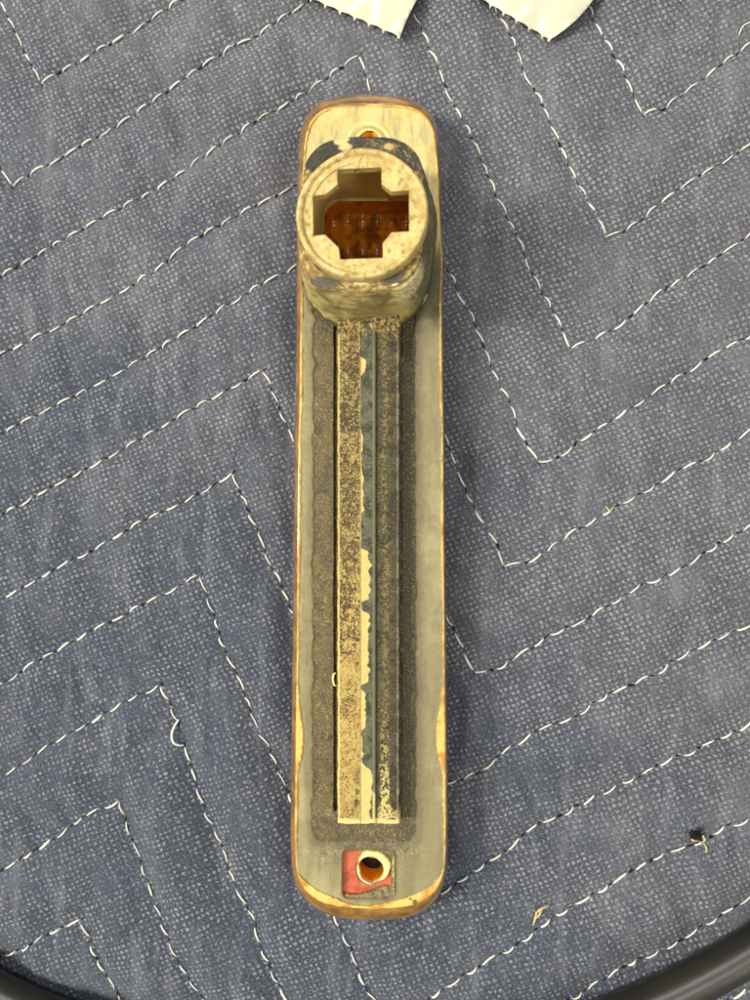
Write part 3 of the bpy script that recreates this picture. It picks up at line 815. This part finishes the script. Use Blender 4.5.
ctr = np.exp(-((CX - 385 - (f3 - .5) * 6) / 4.2) ** 2)
colR = mix(colR, nlin(40, 34, 22), ss(.55, .70, f1) * .7)
colR = mix(colR, nlin(158, 138, 84), ss(.50, .60, f1 * .5 + f4 * .5 + ctr * .10 - .06) * (.25 + .65 * ctr))
colR = mix(colR, nlin(212, 192, 118), ss(.46, .56, f4 + ctr * .08 + ss(770, 812, CY) * .10 - .04) * ss(695, 790, CY) * ss(376, 380, CX) * ss(.2, .6, ctr + .45 * ss(800, 815, CY)))
cch = colL
cch = mix(cch, colC, ss(359.6, 360.6, CX)); cch = mix(cch, colR, ss(374.8, 376.6, CX))
rg = mix(nlin(114, 113, 86) * one, crm, ss(790, 796, CY))
cch = mix(cch, rg, ridge * ss(372, 373, CX))
cch = mix(cch, nlin(150, 148, 118), ss(1.4, .5, np.abs(CX - 397.8)) * (.4 + .6 * ss(.4, .6, f2)))
cch = mix(cch, nlin(232, 206, 120), ss(1.6, .5, np.abs(CX - 338.6)) * .8)
joint = ss(338, 322, CY + (f2 - .5) * 26)
cch = mix(cch, mix(nlin(196, 170, 104) * one, nlin(84, 68, 40), ss(.42, .58, f4)), joint * .9)
endb = ss(818, 820.5, CY + (f2 - .5) * 5)
cch = mix(cch, nlin(224, 206, 136), endb)
# moulded circle mark on the left facet
rm = np.hypot(CX - 348.8, CY - 705); ring = ss(1.1, .4, np.abs(rm - 7.2)) * (1 - ss(-7, -3, -(CX - 343)) * .7)
inner = ss(.9, .3, np.abs(CX - 347 - 2.2 * np.sin((CY - 699) * .55))) * ss(4.6, 4, rm) + ss(.9, .3, np.abs(CX - 351)) * ss(4.2, 3.8, rm)
mark = np.clip(ring + inner * .7, 0, 1)
cch = mix(cch, nlin(120, 92, 48), mark * .75)
CH = CH - .14 * mark + .22 * (f1 - .5) * ss(700, 560, CY) * ss(361, 358, CX) + .12 * (f4 - .5) * ss(376, 378, CX) * 1.5 + .12 * (cream_m < .5) * ((CX > 360) & (CX < 372.5)) - .3 * ss(818, 823, CY)
# ragged top end where it runs into the tower
CH = CH + 3.0 * ss(334, 317, CY + (f2 - .5) * 14) * (fbm(CX, CY, 6, 3, 88) + .1)
CZ = ZP + CH / 1000
ragL = (fbm(CX * 0, CY, 7, 4, 95) - .5) * 1.8 * ss(343, 338, CX); ragR = (fbm(CX * 0 + 9, CY, 6, 4, 96) - .5) * 1.4 * ss(394, 399, CX)
ragB = (fbm(CX, CY * 0, 9, 3, 97) - .5) * 3 * ss(812, 823, CY)
top = at(CX + ragL + ragR, CY + ragB, CZ)
# drop walls on both sides and the lower end
def ringrow(i_r, i_c): return top[i_r, i_c]
nr, nc = CX.shape
left_top = top[:, 0]; right_top = top[:, -1]; bot = top[-1]
lw = left_top.copy(); lw[:, 2] = ZP - .003; rw = right_top.copy(); rw[:, 2] = ZP - .003
full = np.concatenate([lw[:, None], top, rw[:, None]], 1)
endrow = full[-1:].copy(); endrow[..., 2] = ZP - .003
full = np.concatenate([full, endrow], 0)
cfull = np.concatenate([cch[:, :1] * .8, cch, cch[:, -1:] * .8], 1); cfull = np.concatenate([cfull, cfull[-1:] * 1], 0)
gfull = np.pad(ss(376, 378, CX) * .7 * ss(805, 740, CY) + ss(360, 358, CX) * ss(640, 500, CY) * .35, ((0, 1), (1, 1)))
ch = part('light_channel', full, grid_faces(*full.shape[:2]), M_grit, col=cfull, grit=gfull)
# little flake of old sealant stuck to its left wall
fk = at([336, 333.5, 332.8, 334, 336.5], [673, 674, 679, 685, 686], ZP + .0012)
tube('sealant_flake', fk, .00028, M_cream, lamp, origin=LO)

# --- tower (bulb socket housing)
TB = [(303,250),(303,285),(309,302),(320,316),(338,328),(358,333),(378,333),(401,327),(417,314),(427,298),(432,280),(436,250),(438,215),(430,190),(405,178),(372,175),(335,178),(312,195)]
TT = [(300,225),(299,250),(300,268),(305,280),(316,288),(345,291.5),(377,291.5),(401,286),(415,272),(422,256),(424,225),(424,190),(423,165),(414,149),(396,138),(370,136.5),(343,137.5),(322,143),(308,157),(301,175)]
NA = 220
def loop_a(pts, n=NA, it=2):
    p = resample(chaikin(pts, it), 2400); c = p.mean(0)
    an = np.arctan2(p[:, 1] - c[1], p[:, 0] - c[0])
    o_ = np.argsort(an); an = an[o_]; p = p[o_]
    t = np.linspace(-math.pi, math.pi, n, endpoint=False)
    return np.stack([np.interp(t, an, p[:, k], period=2 * math.pi) for k in (0, 1)], -1)
ZT = ZP + .0205
wb = at(*loop_a(TB).T, ZP - .0006); wtp = at(*loop_a(TT).T, ZT)
rows = []; V_ = np.linspace(0, 1, 80)
for v in V_:
    rows.append(wb * (1 - v) + wtp * v)
rows = np.array(rows)
ctr2 = wtp.mean(0)
ccap = []
fil = [(.0, 0), (.0, .00010), ]
# rounded lip, then the flat top running in under the collar
lipn = [(1 - .006, .0002), (1 - .015, .00032), (1 - .03, .00036)] + [(1 - q, .00036) for q in np.linspace(.04, .19, 40)]
for s_, dz in lipn:
    r_ = ctr2 + (wtp - ctr2) * s_; r_[:, 2] = ZT + dz; ccap.append(r_)
rows = np.concatenate([rows, np.array(ccap)], 0)
# screen-independent plan coordinates for the paint, in px of the plate scale
pxs = np.array([[to_px(*p) for p in r] for r in rows[::1]])
TX, TY = pxs[..., 0], pxs[..., 1]
nwall = len(V_)
arc = np.repeat(np.linspace(0, 1, NA, endpoint=False)[None], len(rows), 0)
hgt = np.concatenate([V_, np.ones(len(lipn))])[:, None] * np.ones((1, NA))
iscap = (np.arange(len(rows)) >= nwall)[:, None] * np.ones((1, NA))
WX = (rows[..., 0] - ctr2[0]) * 1000; WY = (rows[..., 1] - ctr2[1]) * 1000   # mm from tower axis
angp = np.arctan2(WY, WX)
g1 = fbm(angp * 26, hgt * 40, 3.0, 4, 91); g2 = fbm(WX * 4, WY * 4 + hgt * 30, 3, 4, 92); g3 = fbm(angp * 9, hgt * 42, 4, 5, 93)
gf = fbm(WX * 4, WY * 4, 1.6, 3, 94)
one = np.ones_like(TX)[..., None]
wall = mix(nlin(206, 184, 112) * one, nlin(172, 148, 86), ss(.5, .75, g3) * .8)
wall = mix(wall, nlin(226, 210, 144), ss(.55, .75, g2) * .7)
wall = mix(wall, nlin(96, 80, 46), ss(.60, .70, g1) * .5)
# grey overspray on the right hand side, dark grime at the foot
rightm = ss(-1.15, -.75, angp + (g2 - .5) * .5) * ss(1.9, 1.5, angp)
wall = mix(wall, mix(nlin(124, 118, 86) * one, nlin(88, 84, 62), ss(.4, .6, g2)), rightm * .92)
wall = mix(wall, nlin(104, 84, 46), ss(.50, .66, fbm(angp * 12, hgt * 14, 4, 4, 99)) * .55)
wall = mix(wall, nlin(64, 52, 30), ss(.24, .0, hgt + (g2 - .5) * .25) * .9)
cap = mix(nlin(196, 170, 98) * one, nlin(134, 104, 54), ss(.42, .58, g2))
cap = mix(cap, nlin(84, 62, 34), ss(.55, .66, gf) * .75)
darkp = mix(nlin(62, 59, 49) * one, nlin(46, 43, 34), ss(.4, .6, g2))
darkp = mix(darkp, nlin(150, 128, 78), ss(.60, .68, gf) * ss(-6, 6, WX) * .8)
back = ss(-.6, .6, TY * -1 + 172 + (g2 - .5) * 8)
cap = mix(cap, darkp, back)
def blot(c, bx, by, rx, ry, colr, amp=.35):
    d = np.hypot((TX - bx) / rx, (TY - by) / ry) + (gf - .5) * amp * 1.6 + (g2 - .5) * amp
    return mix(c, colr * one, ss(1.08, .92, d))
cap = blot(cap, 341, 139, 8, 7, nlin(214, 196, 130)); cap = blot(cap, 345, 147, 6, 5, nlin(214, 196, 130))
cap = blot(cap, 389, 147, 5, 3.5, nlin(186, 158, 96)); cap = blot(cap, 302, 168, 3, 7, nlin(196, 176, 112))
cap = blot(cap, 325, 282.5, 15, 6.0, nlin(78, 74, 58), .9); cap = blot(cap, 356, 281, 9, 2.6, nlin(92, 86, 66), .8)
cap = blot(cap, 393, 279, 12, 6.5, nlin(80, 74, 56), .9); cap = blot(cap, 396, 285, 4, 2, nlin(230, 214, 150)); cap = blot(cap, 360, 281, 8, 4, nlin(222, 204, 138))
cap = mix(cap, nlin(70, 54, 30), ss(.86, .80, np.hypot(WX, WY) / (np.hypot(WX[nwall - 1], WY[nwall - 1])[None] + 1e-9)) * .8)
tc = mix(wall, cap, iscap)
# chatter marks on the right front corner, broken casting skin
chat = ss(-1.25, -1.05, angp) * ss(-.55, -.8, angp) * (1 - iscap) * ss(.45, .8, hgt)
nrm = np.stack([np.cos(angp), np.sin(angp), np.zeros_like(angp)], -1)
rows = rows + nrm * (chat * .00085 * np.sin(hgt * 90 + g2 * 4))[..., None] * 1.0
rows = rows + nrm * ((g3 - .5) * .0003 * (1 - iscap) + (g2 - .5) * .0003 * (1 - iscap))[..., None]
rows[..., 2] += (iscap * (gf - .5) * .00016)
tc = mix(tc, nlin(236, 222, 160), chat * ss(.3, .9, np.sin(hgt * 90 + g2 * 4)))
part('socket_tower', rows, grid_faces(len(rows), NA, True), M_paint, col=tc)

# bore of the tower, cream inside, down to the plate
ZC = ZT + .0034                                    # top of the collar
cc0 = at(361.3, 212.6, ZC); kx = at(362.3, 212.6, ZC)[0] - cc0[0]
RO = 66.3 * kx
seg = 96; t = np.linspace(0, 2 * math.pi, seg, endpoint=False); c_, s_ = np.cos(t), np.sin(t)
def rrect(x0, x1, y0, y1, r, n):
    a = np.linspace(0, 2 * math.pi, 720, endpoint=False); cx_, cy_ = (x0 + x1) / 2, (y0 + y1) / 2; hx, hy = (x1 - x0) / 2 - r, (y1 - y0) / 2 - r
    p = np.stack([cx_ + np.sign(np.cos(a)) * hx + r * np.cos(a), cy_ - np.sign(np.sin(a)) * hy - r * np.sin(a)], -1)
    return resample(p, n)
rq = at(*rrect(322, 428, 199, 312, 20, seg).T, ZP - .0004); rq = np.roll(rq, -np.argmin(np.abs(np.arctan2(rq[:, 1] - rq[:, 1].mean(), rq[:, 0] - rq[:, 0].mean()))), 0)
rows = []
tcir = np.stack([cc0[0] + RO * .86 * c_, cc0[1] + RO * .86 * s_, np.full(seg, ZC - .0012)], -1)
for v in np.linspace(0, 1, 14):
    rows.append(tcir * (1 - v) + rq * v)
m = NT('cream_socket_inside'); m.put(m.b.inputs['Base Color'], m.mix(m.ramp(m.noise(200, 3, .5), .3, .7), lin(206, 184, 118), lin(190, 160, 92)))
m.b.inputs['Roughness'].default_value = .45; M_in = m.m
part('socket_bore', np.array(rows), grid_faces(14, seg, True), M_in)

# collar ring, turned profile
m = NT('stained_cream_collar')
n1 = m.noise(900, 5, .65); n2 = m.noise(260, 4, .6); n3 = m.noise(3600, 3, .7)
c = m.mix(m.ramp(n2, .35, .65), lin(226, 203, 132), lin(200, 172, 100))
c = m.mix(m.ramp(n1, .53, .63, 0, .75), c, lin(150, 122, 66))
c = m.mix(m.ramp(n1, .33, .44, .5, 0), c, lin(242, 230, 176))
c = m.mix(m.ramp(n3, .60, .68, 0, .6), c, lin(98, 78, 44))
m.put(m.b.inputs['Base Color'], c); m.b.inputs['Roughness'].default_value = .42
m.put(m.b.inputs['Normal'], m.bump(m.math('ADD', n1, m.math('MULTIPLY', n3, .5)), .95, .00034))
M_col = m.m
prof = [(1.0, -.0036), (1.0, -.0010), (.995, -.0005), (.98, -.0001), (.955, .00005), (.925, -.00005), (.905, -.0003), (.895, -.0006), (.885, -.00085), (.872, -.0008), (.86, -.0007), (.84, -.00075), (.80, -.0008)]
rows = []
for r, dz in prof:
    wv_ = 1 + .006 * np.sin(2 * t + 1) + .003 * np.sin(5 * t)
    rows.append(np.stack([cc0[0] + RO * r * wv_ * c_, cc0[1] + RO * r * wv_ * s_, np.full(seg, ZC + dz) + .00012 * np.sin(3 * t + r * 9)], -1))
part('socket_collar', np.array(rows), grid_faces(len(prof), seg, True), M_col)
# keyed face with the cross shaped bayonet opening
cross = [(337,169.5),(381.5,167),(381.5,184),(391,191.5),(409,190),(409.2,231.5),(391.5,232.5),(382.7,243.5),(383,258),(340,259.5),(338.3,247.5),(325,234.8),(313,236),(312.5,196),(325.5,194.2),(337.3,184.5)]
zf = ZC - .00095
outer = np.stack([cc0[0] + RO * .83 * c_, cc0[1] + RO * .83 * s_], -1)
crs = at([p[0] for p in cross], [p[1] for p in cross], zf)[:, :2]
tri = tessellate_polygon([[V((*p, 0)) for p in outer], [V((*p, 0)) for p in crs]])
vs = [(p[0], p[1], zf) for p in outer] + [(p[0], p[1], zf) for p in crs]
no = len(outer); nk = len(crs)
fs = []
for f in tri:
    a, b, c = [V(vs[i]) for i in f]
    fs.append(tuple(f) if (b - a).cross(c - a).z > 0 else tuple(f)[::-1])
vs += [(p[0], p[1], zf - .0020) for p in crs]
for i in range(nk): fs.append((no + i, no + (i + 1) % nk, no + nk + (i + 1) % nk, no + nk + i))
part('keyed_socket_face', vs, fs, M_col, smooth=False)

# --- inside of the lens seen through the socket: ribbed optic panel
zq = .0068
wl3 = [rq * (1 - v) + np.column_stack([rq[:, :2] * (1 - .10) + rq[:, :2].mean(0) * .10, np.full(seg, zq - .001)]) * v for v in np.linspace(0, 1, 8)]
wl3 = np.array(wl3); wl3[:, :, 2] += (.0002 * np.sin(np.arange(seg) * .9))[None, :]
part('lens_cavity_wall', wl3, grid_faces(8, seg, True), M_deep)
qx = np.arange(326, 436, .7); qy = np.arange(198, 330, .7)
QX, QY = np.meshgrid(qx, qy)
cu = ((QX - 340) / 14.6) % 1 * 2 - 1; cv = ((QY - 204) / 29.0) % 1 * 2 - 1
QZ = zq + .00003 * np.sin(QY * 2.2) + .0030 * np.sqrt(np.clip(1.15 - cu ** 2 * 1.0, 0.02, 2)) * .5 - .0016 * cv ** 2 
part('optic_ribs', at(QX, QY, QZ), grid_faces(*QX.shape), M_optic)
